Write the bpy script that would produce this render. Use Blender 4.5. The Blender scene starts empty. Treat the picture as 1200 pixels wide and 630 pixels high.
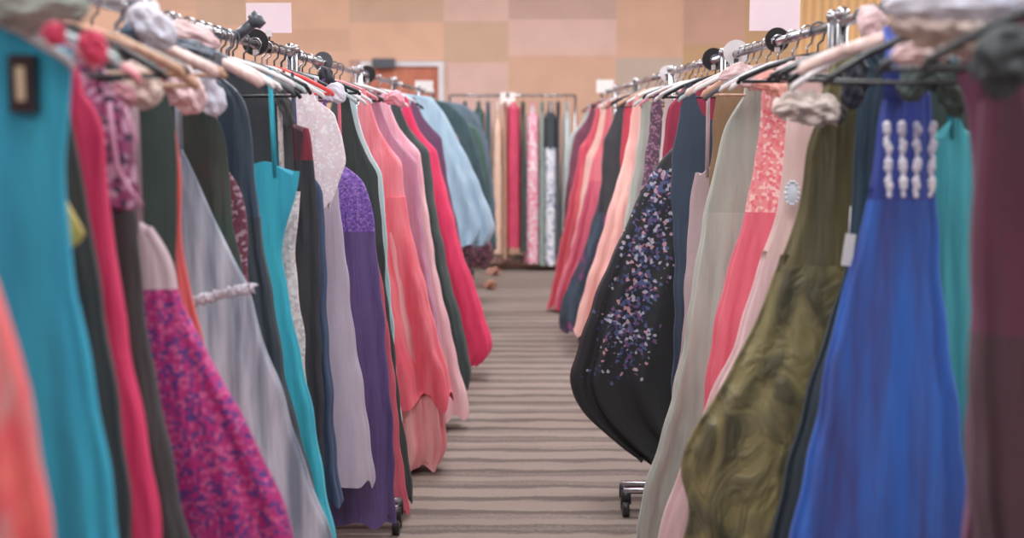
import bpy, math, random
from mathutils import Vector, Matrix, Euler
random.seed(7)
PI = math.pi
S = bpy.context.scene
COL = S.collection

# ------------------------------------------------------------------ camera, world, lights, exposure
FPX = 1500.0
cd = bpy.data.cameras.new('camera'); cam = bpy.data.objects.new('camera', cd); COL.objects.link(cam)
cd.sensor_width = 36; cd.lens = FPX / 1200 * 36; cd.clip_start = .05
cam.location = (0, 0, 1.5)
cam.rotation_euler = (PI / 2 - math.atan(177 / FPX), 0, math.atan(10 / FPX))
cd.dof.use_dof = True; cd.dof.focus_distance = 4.3; cd.dof.aperture_fstop = 2.0
S.camera = cam
w = bpy.data.worlds.new('world'); S.world = w; w.use_nodes = True
w.node_tree.nodes['Background'].inputs[0].default_value = (1, .95, .93, 1)
w.node_tree.nodes['Background'].inputs[1].default_value = .5
S.view_settings.view_transform = 'Standard'; S.view_settings.look = 'None'
S.view_settings.gamma = 1; S.view_settings.use_curve_mapping = False
S.view_settings.exposure = 0.42
LIGHT_XY = [(x, y) for y in (-3, 1.5, 6, 10.5) for x in (-4.5, 0, 4.5)]
CEIL = 4.2
for i, (x, y) in enumerate(LIGHT_XY):
    ld = bpy.data.lights.new('ceiling_light', 'AREA'); ld.shape = 'RECTANGLE'; ld.size = 1.2; ld.size_y = 2.4
    ld.energy = (48, 84, 112, 108)[i // 3] * (.62 if x == 0 else 1.0); ld.color = (.95, 1, 1.05)
    lo = bpy.data.objects.new('ceiling_light_lamp', ld); COL.objects.link(lo); lo.location = (x, y, CEIL - .06)

CAMR = cam.rotation_euler.to_matrix()
def at(px, py, d):
    """point seen at pixel (px, py) standing at distance d along the aisle"""
    v = CAMR @ Vector(((px - 600) / FPX, -(py - 315) / FPX, -1))
    return Vector((0, 0, 1.5)) + v * (d / v.y)

# ------------------------------------------------------------------ materials
def lin(c):
    return tuple(((v / 255) / 12.92 if v / 255 <= .04045 else ((v / 255 + .055) / 1.055) ** 2.4) for v in c)
MC = {}
def fade(c, f=.95):
    g = .3 * c[0] + .59 * c[1] + .11 * c[2]
    return tuple(15 + .95 * (g + (v - g) * f) for v in c)
def mat(key, col, kind='plain', col2=None, col3=None, rough=None, scale=1.0, metal=0.0, k=1.0):
    kk = (key, kind)
    if kk in MC: return MC[kk]
    m = bpy.data.materials.new(key); m.use_nodes = True
    N, L = m.node_tree.nodes, m.node_tree.links
    b = N['Principled BSDF']
    if kind != 'hard': col, col2, col3 = [c and fade(c) for c in (col, col2, col3)]
    c1 = [v * k for v in lin(col)]; c2 = [v * k for v in lin(col2)] if col2 else [v * .86 for v in c1]
    tc = N.new('ShaderNodeTexCoord'); mp = N.new('ShaderNodeMapping'); L.new(tc.outputs['Object'], mp.inputs[0])
    R = dict(plain=.72, satin=.38, tulle=.85, sequin=.35, floral=.7, tie=.6, hard=.35, lace=.7).get(kind, .6)
    b.inputs['Roughness'].default_value = rough if rough is not None else R
    b.inputs['Metallic'].default_value = metal
    if kind not in ('hard',):
        b.inputs['Sheen Weight'].default_value = .25
        b.inputs['Sheen Tint'].default_value = (*[min(1, v + .3) for v in c1], 1)
    ramp = N.new('ShaderNodeValToRGB'); L.new(ramp.outputs[0], b.inputs['Base Color'])
    E = ramp.color_ramp.elements
    E[0].color = (*c1, 1); E[1].color = (*c2, 1)
    def noise(sc, det=3, vec=(1, 1, 1)):
        mp.inputs['Scale'].default_value = vec
        n = N.new('ShaderNodeTexNoise'); n.inputs['Scale'].default_value = sc; n.inputs['Detail'].default_value = det
        L.new(mp.outputs[0], n.inputs['Vector']); return n
    if kind in ('plain', 'hard'):
        n = noise(9 * scale); L.new(n.outputs[0], ramp.inputs[0]); E[0].position = .4; E[1].position = .75
        if kind == 'plain':
            n2 = N.new('ShaderNodeTexNoise'); n2.inputs['Scale'].default_value = 260; L.new(tc.outputs['Object'], n2.inputs['Vector'])
            bp = N.new('ShaderNodeBump'); bp.inputs['Strength'].default_value = .12; bp.inputs['Distance'].default_value = .002
            L.new(n2.outputs[0], bp.inputs['Height']); L.new(bp.outputs[0], b.inputs['Normal'])
    elif kind == 'satin':
        n = noise(5 * scale, 4, (1.6, 1.6, .35)); L.new(n.outputs[0], ramp.inputs[0]); E[0].position = .42; E[1].position = .62
        bp = N.new('ShaderNodeBump'); bp.inputs['Strength'].default_value = .6; bp.inputs['Distance'].default_value = .02
        L.new(n.outputs[0], bp.inputs['Height']); L.new(bp.outputs[0], b.inputs['Normal'])
    elif kind == 'crush':
        n = noise(11 * scale, 5, (1.4, 1.4, .7)); n.inputs['Distortion'].default_value = 1.2
        L.new(n.outputs[0], ramp.inputs[0]); E[0].position = .4; E[1].position = .6
        bp = N.new('ShaderNodeBump'); bp.inputs['Strength'].default_value = .9; bp.inputs['Distance'].default_value = .03
        L.new(n.outputs[0], bp.inputs['Height']); L.new(bp.outputs[0], b.inputs['Normal'])
        b.inputs['Roughness'].default_value = .36
    elif kind == 'tulle':
        n = noise(7 * scale, 4, (2.6, 2.6, .22)); L.new(n.outputs[0], ramp.inputs[0]); E[0].position = .38; E[1].position = .62
    elif kind == 'tie':
        n = noise(7 * scale, 4, (1.3, 1.3, .7)); n.inputs['Distortion'].default_value = .8
        L.new(n.outputs[0], ramp.inputs[0]); E[0].position = .4; E[1].position = .62
        if col3: e = E.new(.52); e.color = (*[v * k for v in lin(col3)], 1)
    elif kind in ('sequin', 'floral', 'lace'):
        v = N.new('ShaderNodeTexVoronoi'); v.inputs['Scale'].default_value = 110 * scale
        mp.inputs['Scale'].default_value = (1, .5, 1); L.new(mp.outputs[0], v.inputs['Vector'])
        sep = N.new('ShaderNodeSeparateColor'); L.new(v.outputs['Color'], sep.inputs[0])
        L.new(sep.outputs[0], ramp.inputs[0]); ramp.color_ramp.interpolation = 'CONSTANT'
        E[0].position = 0; E[1].position = .5
        if col3: e = E.new(.76); e.color = (*[q * k for q in lin(col3)], 1)
        if kind == 'sequin':
            bp = N.new('ShaderNodeBump'); bp.inputs['Strength'].default_value = .6; bp.inputs['Distance'].default_value = .004
            L.new(sep.outputs[1], bp.inputs['Height']); L.new(bp.outputs[0], b.inputs['Normal'])
            b.inputs['Metallic'].default_value = .25
    if kind in ('plain', 'tulle', 'lace', 'sequin', 'floral', 'tie', 'satin'):
        m2 = N.new('ShaderNodeMapping'); m2.inputs['Scale'].default_value = (1, 1, .13); L.new(tc.outputs['Object'], m2.inputs[0])
        n4 = N.new('ShaderNodeTexNoise'); n4.inputs['Scale'].default_value = 26; n4.inputs['Detail'].default_value = 2.5; L.new(m2.outputs[0], n4.inputs['Vector'])
        b4 = N.new('ShaderNodeBump'); b4.inputs['Strength'].default_value = .55; b4.inputs['Distance'].default_value = .03
        L.new(n4.outputs[0], b4.inputs['Height'])
        if b.inputs['Normal'].links: L.new(b.inputs['Normal'].links[0].from_socket, b4.inputs['Normal'])
        L.new(b4.outputs[0], b.inputs['Normal'])
    MC[kk] = m
    return m
CHROME = mat('chrome_metal', (190, 190, 195), 'hard', (170, 170, 178), rough=.22, metal=1)
BLACKM = mat('black_plastic', (32, 32, 36), 'hard', (44, 44, 48))
GREYM = mat('grey_plastic', (92, 96, 104), 'hard', (78, 80, 86))
WHITEP = mat('white_plastic', (238, 232, 234), 'hard', (225, 218, 222))
CARD = mat('pink_card', (255, 234, 242), 'hard', (250, 226, 238), rough=.8)
CARDW = mat('white_card', (250, 243, 240), 'hard', (246, 236, 234), rough=.8)

# ------------------------------------------------------------------ mesh helpers
class MB:
    def __init__(s): s.v = []; s.f = []; s.m = []
    def box(s, x0, x1, y0, y1, z0, z1, mi=0, rot=None, c=None):
        n = len(s.v)
        P = [Vector((x, y, z)) for z in (z0, z1) for y in (y0, y1) for x in (x0, x1)]
        if rot: P = [rot @ p for p in P]
        if c: P = [p + Vector(c) for p in P]
        s.v += [tuple(p) for p in P]
        for f in ((0, 2, 3, 1), (4, 5, 7, 6), (0, 1, 5, 4), (2, 6, 7, 3), (0, 4, 6, 2), (1, 3, 7, 5)):
            s.f.append(tuple(n + i for i in f)); s.m.append(mi)
    def tube(s, pts, r, seg=8, mi=0, flat=1.0, closed=False):
        pts = [Vector(p) for p in pts]; rs = r if isinstance(r, (list, tuple)) else [r] * len(pts)
        base = len(s.v); n = len(pts)
        for i, p in enumerate(pts):
            a = pts[(i - 1) % n] if (closed or i) else p; b2 = pts[(i + 1) % n] if (closed or i < n - 1) else p
            t = (b2 - a).normalized()
            u = Vector((0, 1, 0)) if abs(t.y) < .9 else Vector((1, 0, 0))
            e1 = t.cross(u).normalized(); e2 = t.cross(e1).normalized()
            for k in range(seg):
                q = 2 * PI * k / seg
                s.v.append(tuple(p + e1 * math.cos(q) * rs[i] + e2 * math.sin(q) * rs[i] * flat))
        m = n if closed else n - 1
        for i in range(m):
            for k in range(seg):
                j = (i + 1) % n
                s.f.append((base + i * seg + k, base + i * seg + (k + 1) % seg, base + j * seg + (k + 1) % seg, base + j * seg + k)); s.m.append(mi)
        if not closed:
            s.f.append(tuple(base + k for k in range(seg))[::-1]); s.m.append(mi)
            s.f.append(tuple(base + (n - 1) * seg + k for k in range(seg))); s.m.append(mi)
    def ball(s, c, r, sx=1, sy=1, sz=1, nu=10, nv=7, mi=0):
        b = len(s.v); c = Vector(c)
        for j in range(nv + 1):
            a = PI * j / nv
            for i in range(nu):
                q = 2 * PI * i / nu
                s.v.append((c.x + r * sx * math.sin(a) * math.cos(q), c.y + r * sy * math.sin(a) * math.sin(q), c.z + r * sz * math.cos(a)))
        for j in range(nv):
            for i in range(nu):
                s.f.append((b + j * nu + i, b + (j + 1) * nu + i, b + (j + 1) * nu + (i + 1) % nu, b + j * nu + (i + 1) % nu)); s.m.append(mi)
    def build(s, name, mats, parent=None, smooth=True, loc=None):
        me = bpy.data.meshes.new(name); me.from_pydata(s.v, [], s.f); me.update()
        for m in (mats if isinstance(mats, (list, tuple)) else [mats]): me.materials.append(m)
        for p, mi in zip(me.polygons, s.m): p.use_smooth = smooth; p.material_index = mi
        o = bpy.data.objects.new(name, me); COL.objects.link(o)
        if parent: o.parent = parent
        if loc: o.location = loc
        return o
def tag(o, label, cat, group=None):
    assert 4 <= len(label.split()) <= 16, label
    o['label'] = label; o['category'] = cat
    if group: o['group'] = group
    return o
def thing(name, label, cat, loc, group=None, rz=0):
    o = bpy.data.objects.new(name, None); COL.objects.link(o); o.empty_display_size = .05
    o.location = loc; o.rotation_euler = (0, 0, rz)
    return tag(o, label, cat, group)
def structure(o): o['kind'] = 'structure'; return o

# ------------------------------------------------------------------ room shell
def floor_mat():
    m = bpy.data.materials.new('striped_carpet'); m.use_nodes = True
    N, L = m.node_tree.nodes, m.node_tree.links; b = N['Principled BSDF']; b.inputs['Roughness'].default_value = .95
    tc = N.new('ShaderNodeTexCoord'); sp = N.new('ShaderNodeSeparateXYZ'); L.new(tc.outputs['Object'], sp.inputs[0])
    mp = N.new('ShaderNodeMapping'); mp.inputs['Scale'].default_value = (2.2, 5, 1); L.new(tc.outputs['Object'], mp.inputs[0])
    n = N.new('ShaderNodeTexNoise'); n.inputs['Scale'].default_value = 1.6; n.inputs['Detail'].default_value = 3; L.new(mp.outputs[0], n.inputs['Vector'])
    ad = N.new('ShaderNodeMath'); ad.operation = 'MULTIPLY_ADD'; L.new(n.outputs[0], ad.inputs[0]); ad.inputs[1].default_value = .10; L.new(sp.outputs['Y'], ad.inputs[2])
    def wave(freq, ph):
        a = N.new('ShaderNodeMath'); a.operation = 'MULTIPLY_ADD'; L.new(ad.outputs[0], a.inputs[0]); a.inputs[1].default_value = freq; a.inputs[2].default_value = ph
        s = N.new('ShaderNodeMath'); s.operation = 'SINE'; L.new(a.outputs[0], s.inputs[0]); return s
    w1 = wave(2 * PI / .19, 0); w2 = wave(2 * PI / .083, 1.3)
    s2 = N.new('ShaderNodeMath'); s2.operation = 'MULTIPLY_ADD'; L.new(w2.outputs[0], s2.inputs[0]); s2.inputs[1].default_value = .55; L.new(w1.outputs[0], s2.inputs[2])
    n3 = N.new('ShaderNodeTexNoise'); n3.inputs['Scale'].default_value = 60; L.new(tc.outputs['Object'], n3.inputs['Vector'])
    s3 = N.new('ShaderNodeMath'); s3.operation = 'MULTIPLY_ADD'; L.new(n3.outputs[0], s3.inputs[0]); s3.inputs[1].default_value = 1.4; L.new(s2.outputs[0], s3.inputs[2])
    mr = N.new('ShaderNodeMapRange'); mr.inputs[1].default_value = -.8; mr.inputs[2].default_value = 2.2; L.new(s3.outputs[0], mr.inputs[0])
    r = N.new('ShaderNodeValToRGB'); L.new(mr.outputs[0], r.inputs[0]); L.new(r.outputs[0], b.inputs['Base Color'])
    E = r.color_ramp.elements; E[0].color = (*lin((146, 130, 121)), 1); E[0].position = .4; E[1].color = (*lin((104, 90, 85)), 1); E[1].position = .82
    bp = N.new('ShaderNodeBump'); bp.inputs['Distance'].default_value = .004; bp.inputs['Strength'].default_value = .4
    L.new(n3.outputs[0], bp.inputs['Height']); L.new(bp.outputs[0], b.inputs['Normal'])
    return m
X0, X1, Y0, Y1 = -8.0, 8.0, -5.0, 14.0
m = MB(); m.box(X0, X1, Y0, Y1, -.1, 0); structure(m.build('floor', floor_mat(), smooth=False))
WM = mat('ceiling_paint', (222, 214, 208), 'hard', rough=.9)
m = MB(); m.box(X0, X1, Y0, Y1, CEIL, CEIL + .1); structure(m.build('ceiling', WM, smooth=False))
SW = mat('side_wall_fabric', (206, 196, 190), 'hard', (200, 190, 184), rough=.95)
m = MB(); m.box(X0 - .15, X0, Y0, Y1, 0, CEIL); structure(m.build('wall_left', SW, smooth=False))
m = MB(); m.box(X1, X1 + .15, Y0, Y1, 0, CEIL); structure(m.build('wall_right', SW, smooth=False))
m = MB(); m.box(X0, X1, Y0 - .15, Y0, 0, CEIL); structure(m.build('wall_front', SW, smooth=False))
# back wall clad in fabric panels
def wallm(k, c, rib=False):
    mm = mat(k, c, 'hard', tuple(int(v * .965) for v in c), rough=.95, scale=.4)
    return mm
def rib_mat():
    m = bpy.data.materials.new('ribbed_panel'); m.use_nodes = True
    N, L = m.node_tree.nodes, m.node_tree.links; b = N['Principled BSDF']; b.inputs['Roughness'].default_value = .85
    tc = N.new('ShaderNodeTexCoord'); wv = N.new('ShaderNodeTexWave'); wv.inputs['Scale'].default_value = 3.4; wv.inputs['Distortion'].default_value = .4
    L.new(tc.outputs['Object'], wv.inputs['Vector'])
    r = N.new('ShaderNodeValToRGB'); L.new(wv.outputs[0], r.inputs[0]); L.new(r.outputs[0], b.inputs['Base Color'])
    r.color_ramp.elements[0].color = (*lin((206, 160, 116)), 1); r.color_ramp.elements[1].color = (*lin((238, 190, 132)), 1)
    return m
PAL = [wallm('wall_orange', (232, 186, 160)), wallm('wall_tan', (214, 178, 154)), wallm('wall_pink', (228, 190, 178)),
       wallm('wall_mauve', (208, 172, 160)), wallm('wall_apricot', (222, 178, 154)), wallm('wall_brown', (206, 162, 142)),
       wallm('wall_grey', (200, 178, 164)), rib_mat(), wallm('wall_ochre', (200, 162, 124))]
m = MB(); m.box(X0, X1, Y1, Y1 + .15, 0, CEIL, 3)
def panel(xa, xb, ya, yb, mi):
    xl, xr = at(xa, 50, Y1).x, at(xb, 50, Y1).x; zl, zh = at(610, yb, Y1).z, at(610, ya, Y1).z
    m.box(xl, xr, Y1 - .02, Y1 + .01, max(0, zl), min(CEIL, zh), mi)
T, B = -125, 300
for xa, xb, rows in [(-240, -60, ((T, 20, 1), (20, B, 0))), (-60, 60, ((T, 40, 0), (40, B, 4))), (60, 232, ((T, -40, 3), (-40, 12, 4), (12, 60, 0), (60, B, 1))),
                     (232, 290, ((T, -30, 2), (-30, 30, 1), (30, B, 0))), (290, 410, ((T, -30, 3), (-30, 34, 0), (34, 60, 4), (60, B, 0))),
                     (410, 520, ((T, -40, 0), (-40, 26, 1), (26, 71, 0))), (520, 596, ((T, -40, 1), (-40, 25, 2), (25, 73, 1), (73, B, 2))),
                     (596, 722, ((T, -40, 0), (-40, 23, 3), (23, 65, 2), (65, B, 4))), (722, 800, ((T, -40, 2), (-40, 68, 4), (68, B, 6))),
                     (800, 872, ((T, -40, 1), (-40, 54, 5), (54, B, 8))), (872, 935, ((T, -40, 4), (-40, B, 8))),
                     (935, 1060, ((T, B, 7),)), (1060, 1200, ((T, 20, 4), (20, B, 0))), (1200, 1460, ((T, 20, 1), (20, B, 2)))]:
    for ya, yb, mi in rows: panel(xa, xb, ya, yb, mi)
structure(m.build('wall_back', PAL, smooth=False))
# door in the back wall
dl, dr, dtop = at(424, 72, Y1).x, at(520, 72, Y1).x, at(520, 72, Y1).z
DW = mat('door_wood', (206, 116, 84), 'satin', (190, 98, 72), rough=.45)
m = MB(); m.box(dl, dr, Y1 - .035, Y1 - .021, 0, dtop - .05); door = structure(m.build('door_1', DW, smooth=False))
m = MB()
m.box(dl - .005, dl + .055, Y1 - .07, Y1 - .021, 0, dtop); m.box(dr - .055, dr + .005, Y1 - .07, Y1 - .021, 0, dtop); m.box(dl + .055, dr - .055, Y1 - .07, Y1 - .021, dtop - .055, dtop)
structure(m.build('door_frame', WHITEP, door, smooth=False))
a, b = at(438, 80, Y1), at(464, 69, Y1)
m = MB(); m.box(a.x, b.x, Y1 - .13, Y1 - .07, a.z, b.z); m.build('door_closer', GREYM, door, smooth=False)
m = MB(); m.tube([(dl + .1, Y1 - .035, 1.0), (dl + .1, Y1 - .09, 1.0), (dl + .22, Y1 - .09, 1.0)], .012); m.build('door_handle', CHROME, door)
for i, (x, y) in enumerate(LIGHT_XY):
    o = thing('ceiling_light', f'recessed ceiling light panel in the {("rearmost", "second", "third", "farthest")[i // 3]} row, {("left", "middle", "right")[i % 3]} column', 'ceiling light', (x, y, CEIL), 'ceiling light panels')
    m = MB(); m.box(-.66, .66, -1.26, -1.2, -.03, 0); m.box(-.66, .66, 1.2, 1.26, -.03, 0); m.box(-.66, -.6, -1.2, 1.2, -.03, 0); m.box(.6, .66, -1.2, 1.2, -.03, 0)
    m.build('frame', WHITEP, o, smooth=False)
    em = bpy.data.materials.get('light_diffuser')
    if not em:
        em = bpy.data.materials.new('light_diffuser'); em.use_nodes = True; bb = em.node_tree.nodes['Principled BSDF']
        bb.inputs['Emission Color'].default_value = (1, .96, .92, 1); bb.inputs['Emission Strength'].default_value = 2
    m = MB(); m.box(-.6, .6, -1.2, 1.2, -.015, -.002); m.build('diffuser', em, o, smooth=False)

# ------------------------------------------------------------------ clothes racks
RL, RR, RZ = -.80, .75, 1.72
def rack(x, y0, y1, label, arm=False, foot=.36):
    y0 += .045; y1 -= .045
    o = thing('clothes_rack', label, 'clothes rack', (x, (y0 + y1) / 2, 0), 'rolling clothes racks along the aisle')
    h = (y1 - y0) / 2
    m = MB(); m.tube([(0, -h, RZ), (0, h, RZ)], .0125, 12); m.build('rail', CHROME, o)
    for s in (-1, 1):
        m = MB(); m.tube([(0, s * h, .11), (0, s * h, RZ + .012)], .013, 12); m.ball((0, s * h, RZ + .02), .018); m.build('upright', CHROME, o)
        m = MB(); m.tube([(-foot, s * h, .1), (foot, s * h, .1)], .013, 10); f = m.build('foot', CHROME, o)
        for t in (-1, 1):
            m = MB(); m.tube([(t * (foot - .01) - .012, s * h, .032), (t * (foot - .01) + .012, s * h, .032)], .031, 16); m.box(t * (foot - .01) - .018, t * (foot - .01) + .018, s * h - .012, s * h + .012, .05, .1)
            m.build('caster', BLACKM, f)
    m = MB(); q = (foot - .02) * (1 if x > 0 else -1); m.tube([(q, -h, .125), (q, h, .125)], .011, 10); m.build('lower_rail', CHROME, o)
    if arm:
        a = Vector(arm[0]) - o.location; b2 = Vector(arm[1]) - o.location
        m = MB(); m.tube([a, b2], .015, 10); aa = m.build('slanted_arm', GREYM, o)
        m = MB(); m.ball(b2, .021); m.tube([b2 + Vector((-.006, 0, -.006)), b2 + Vector((.012, -.002, .010))], .024, 14); m.build('end_cap', GREYM, aa)
    return o
a0 = at(262, 66, 3.62); a1 = at(300, 24, 3.62)
a0.x = RL; a0.z = RZ
LBND = [-.95, .90, 2.72, 4.54, 6.42, 8.2, 10.1, 11.9]
RBND = [-.85, .97, 3.08, 4.76, 6.44, 8.4, 10.25, 12.0]
ordn = ['nearest', 'second', 'third', 'fourth', 'fifth', 'sixth', 'seventh']
for i in range(1, 7):
    rack(RL, LBND[i], LBND[i + 1], f'chrome rolling clothes rack left of the aisle, {ordn[i - 1]} from the viewer', arm=((a0, a1) if i == 2 else False))
    rack(RR, RBND[i], RBND[i + 1], f'chrome rolling clothes rack right of the aisle, {ordn[i - 1]} from the viewer')
EY = 12.75
o = thing('clothes_rack', 'chrome clothes rack standing across the far end of the aisle', 'clothes rack', (-.08, EY, 0), 'rolling clothes racks along the aisle')
m = MB(); m.tube([(-.62, 0, RZ), (.62, 0, RZ)], .0125, 12); m.build('rail', CHROME, o)
for s in (-1, 1):
    m = MB(); m.tube([(s * .62, 0, .1), (s * .62, 0, RZ)], .013, 12); m.build('upright', CHROME, o)
    m = MB(); m.tube([(s * .62, -.32, .1), (s * .62, .32, .1)], .013, 10); f = m.build('foot', CHROME, o)
    for t in (-1, 1):
        m = MB(); m.tube([(s * .62 - .012, t * .31, .032), (s * .62 + .012, t * .31, .032)], .031, 16); m.box(s * .62 - .018, s * .62 + .018, t * .31 - .012, t * .31 + .012, .05, .1); m.build('caster', BLACKM, f)
m = MB(); m.tube([(-.62, .30, .1), (.62, .30, .1)], .011, 10); m.build('lower_rail', CHROME, o)

# ------------------------------------------------------------------ hangers
HM = {'black': BLACKM, 'white': WHITEP, 'grey': GREYM,
      'clear': mat('clear_plastic', (196, 206, 208), 'hard', (176, 190, 196), rough=.15),
      'pink': mat('pink_plastic', (240, 150, 160), 'hard'), 'red': mat('red_plastic', (226, 70, 66), 'hard'),
      'wooden': mat('hanger_wood', (206, 160, 132), 'satin', (190, 140, 112)), 'satin': mat('padded_satin', (238, 206, 198), 'satin', (226, 190, 184))}
NECK = RZ - .062
def hanger(x, y, colour, of, rz=0, span=.2, drop=None, clips=()):
    drop = drop or random.uniform(.06, .098); span += random.uniform(-.012, .008)
    adj = {'satin': 'padded blush satin', 'wooden': 'pale wooden', 'clear': 'clear plastic'}.get(colour, colour + ' plastic')
    o = thing('hanger', f'{adj} hanger holding the {of}', 'hanger', (x, y, RZ), 'hangers on the racks', rz)
    m = MB(); r = .019
    pts = [(r * math.sin(t), 0, r * math.cos(t)) for t in [math.radians(-110 + 20 * i) for i in range(13)]]
    pts += [(r * .6, 0, -.026), (0, 0, -.036), (0, 0, -.062)]
    m.tube(pts, .003, 6); m.build('hook', CHROME if colour != 'black' else GREYM, o)
    thick = {'wooden': .009, 'satin': .012}.get(colour, .0065); fl = {'wooden': .7, 'satin': 1.0}.get(colour, .8)
    m = MB(); z = -.062
    for s in (-1, 1):
        m.tube([(0, 0, z), (s * span * .3, 0, z - drop * .16), (s * span * .65, 0, z - drop * .5), (s * span, 0, z - drop), (s * (span + .008), 0, z - drop - .012)], [thick * 1.2, thick * 1.25, thick, thick, thick * .8], 8, flat=fl)
    if colour in ('black', 'wooden', 'red'):
        m.tube([(-span + .004, 0, z - drop - .006), (span - .004, 0, z - drop - .006)], .0045, 6)
    m.build('shoulders', HM[colour], o)
    for cx in clips:
        m = MB(); m.box(cx - .017, cx + .017, -.013, .013, z - drop - .07, z - drop + .006); c = m.build('clip', BLACKM, o, smooth=False)
        m = MB(); m.box(cx - .006, cx + .006, -.0155, -.013, z - drop - .055, z - drop - .01); m.build('clip_plate', mat('clip_brass', (196, 190, 160), 'hard'), c, smooth=False)
    return o

# ------------------------------------------------------------------ gowns
def interp(tab, z):
    if z >= tab[0][0]: return tab[0][1]
    for (z0, x0), (z1, x1) in zip(tab, tab[1:]):
        if z >= z1:
            t = (z0 - z) / max(1e-6, z0 - z1); return x0 + (x1 - x0) * t
    return tab[-1][1]
def smooth_tab(tab):
    zs = [tab[0][0] + (tab[-1][0] - tab[0][0]) * i / 60 for i in range(61)]
    xs = [interp(tab, z) for z in zs]
    for _ in range(3): xs = [xs[0]] + [(xs[i - 1] + 2 * xs[i] + xs[i + 1]) / 4 for i in range(1, 60)] + [xs[-1]]
    ph = (xs[30] * 97) % 6.28; L_ = abs(zs[0] - zs[-1])
    xs = [x + min(1, i / 25) * (.0025 * math.sin(zs[i] * 15 + ph) + .0025 * math.sin(zs[i] * 37 + ph * 2)) for i, x in enumerate(xs)]
    return list(zip(zs, xs))
def shell(m, zs, fx, ft, pleat, n=96, mi=0, seed=0, cap_top=True, swap=False, wav=None, full=None, hemwave=.012):
    """closed cloth tube: fx(z) -> (xa, xb), ft(z) -> half thickness, pleat(z) -> fold depth"""
    R = random.Random(seed); f1 = R.choice((9, 11, 12, 13)); f2 = f1 * 2 - R.choice((3, 5)); p1, p2, p3 = [R.uniform(0, 6.28) for _ in range(3)]
    dr = R.uniform(-1.2, 1.2)
    b = len(m.v); zmax = full or zs[0]; H = max(.1, zmax - (0 if full else zs[-1])); z_top = zs[0]
    for z in zs:
        xa, xb = fx(z); c = (xa + xb) / 2; hw = abs(xb - xa) / 2; t = ft(z); pl = pleat(z); u = (zmax - z) / H
        for i in range(n):
            q = 2 * PI * i / n
            w = .62 * math.sin(f1 * q + p1 + dr * u) + .38 * math.sin(f2 * q + p2 - dr * u * 1.6) + .25 * math.sin(5 * q + p3 + 3 * u)
            cq, sq = math.cos(q), math.sin(q)
            x = c + hw * (abs(cq) ** .9) * (1 if cq >= 0 else -1) + pl * w * cq * .35
            y = t * (abs(sq) ** .7) * (1 if sq >= 0 else -1) + pl * w * (abs(sq) ** .5) * (1 if sq >= 0 else -1)
            zz = z
            if z == zs[-1] and hemwave: zz += hemwave * (math.sin(f1 * q + p2) + .5 * math.sin(f2 * q + p1))
            if wav: zz += wav(cq) * max(0, 1 - (z_top - z) / .07) ** 1.5
            if swap: x, y = y, x
            m.v.append((x, y, zz))
    k = len(zs)
    for j in range(k - 1):
        for i in range(n):
            m.f.append((b + j * n + i, b + (j + 1) * n + i, b + (j + 1) * n + (i + 1) % n, b + j * n + (i + 1) % n)); m.m.append(mi)
    # hem turned inwards, closed a little way up inside
    last = b + (k - 1) * n; cx = sum(m.v[last + i][0] for i in range(n)) / n; cy = sum(m.v[last + i][1] for i in range(n)) / n
    b2 = len(m.v)
    m.v += m.v[last:last + n]; last = b2; b2 = len(m.v)
    for i in range(n):
        x, y, z = m.v[last + i]; m.v.append((cx + (x - cx) * .95, cy + (y - cy) * .8, z + .03))
    for i in range(n):
        m.f.append((last + i, b2 + i, b2 + (i + 1) % n, last + (i + 1) % n)); m.m.append(mi)
    m.f.append(tuple(b2 + i for i in range(n))); m.m.append(mi)
    if cap_top: q0 = len(m.v); m.v += m.v[b:b + n]; m.f.append(tuple(q0 + i for i in range(n))[::-1]); m.m.append(mi)

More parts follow.
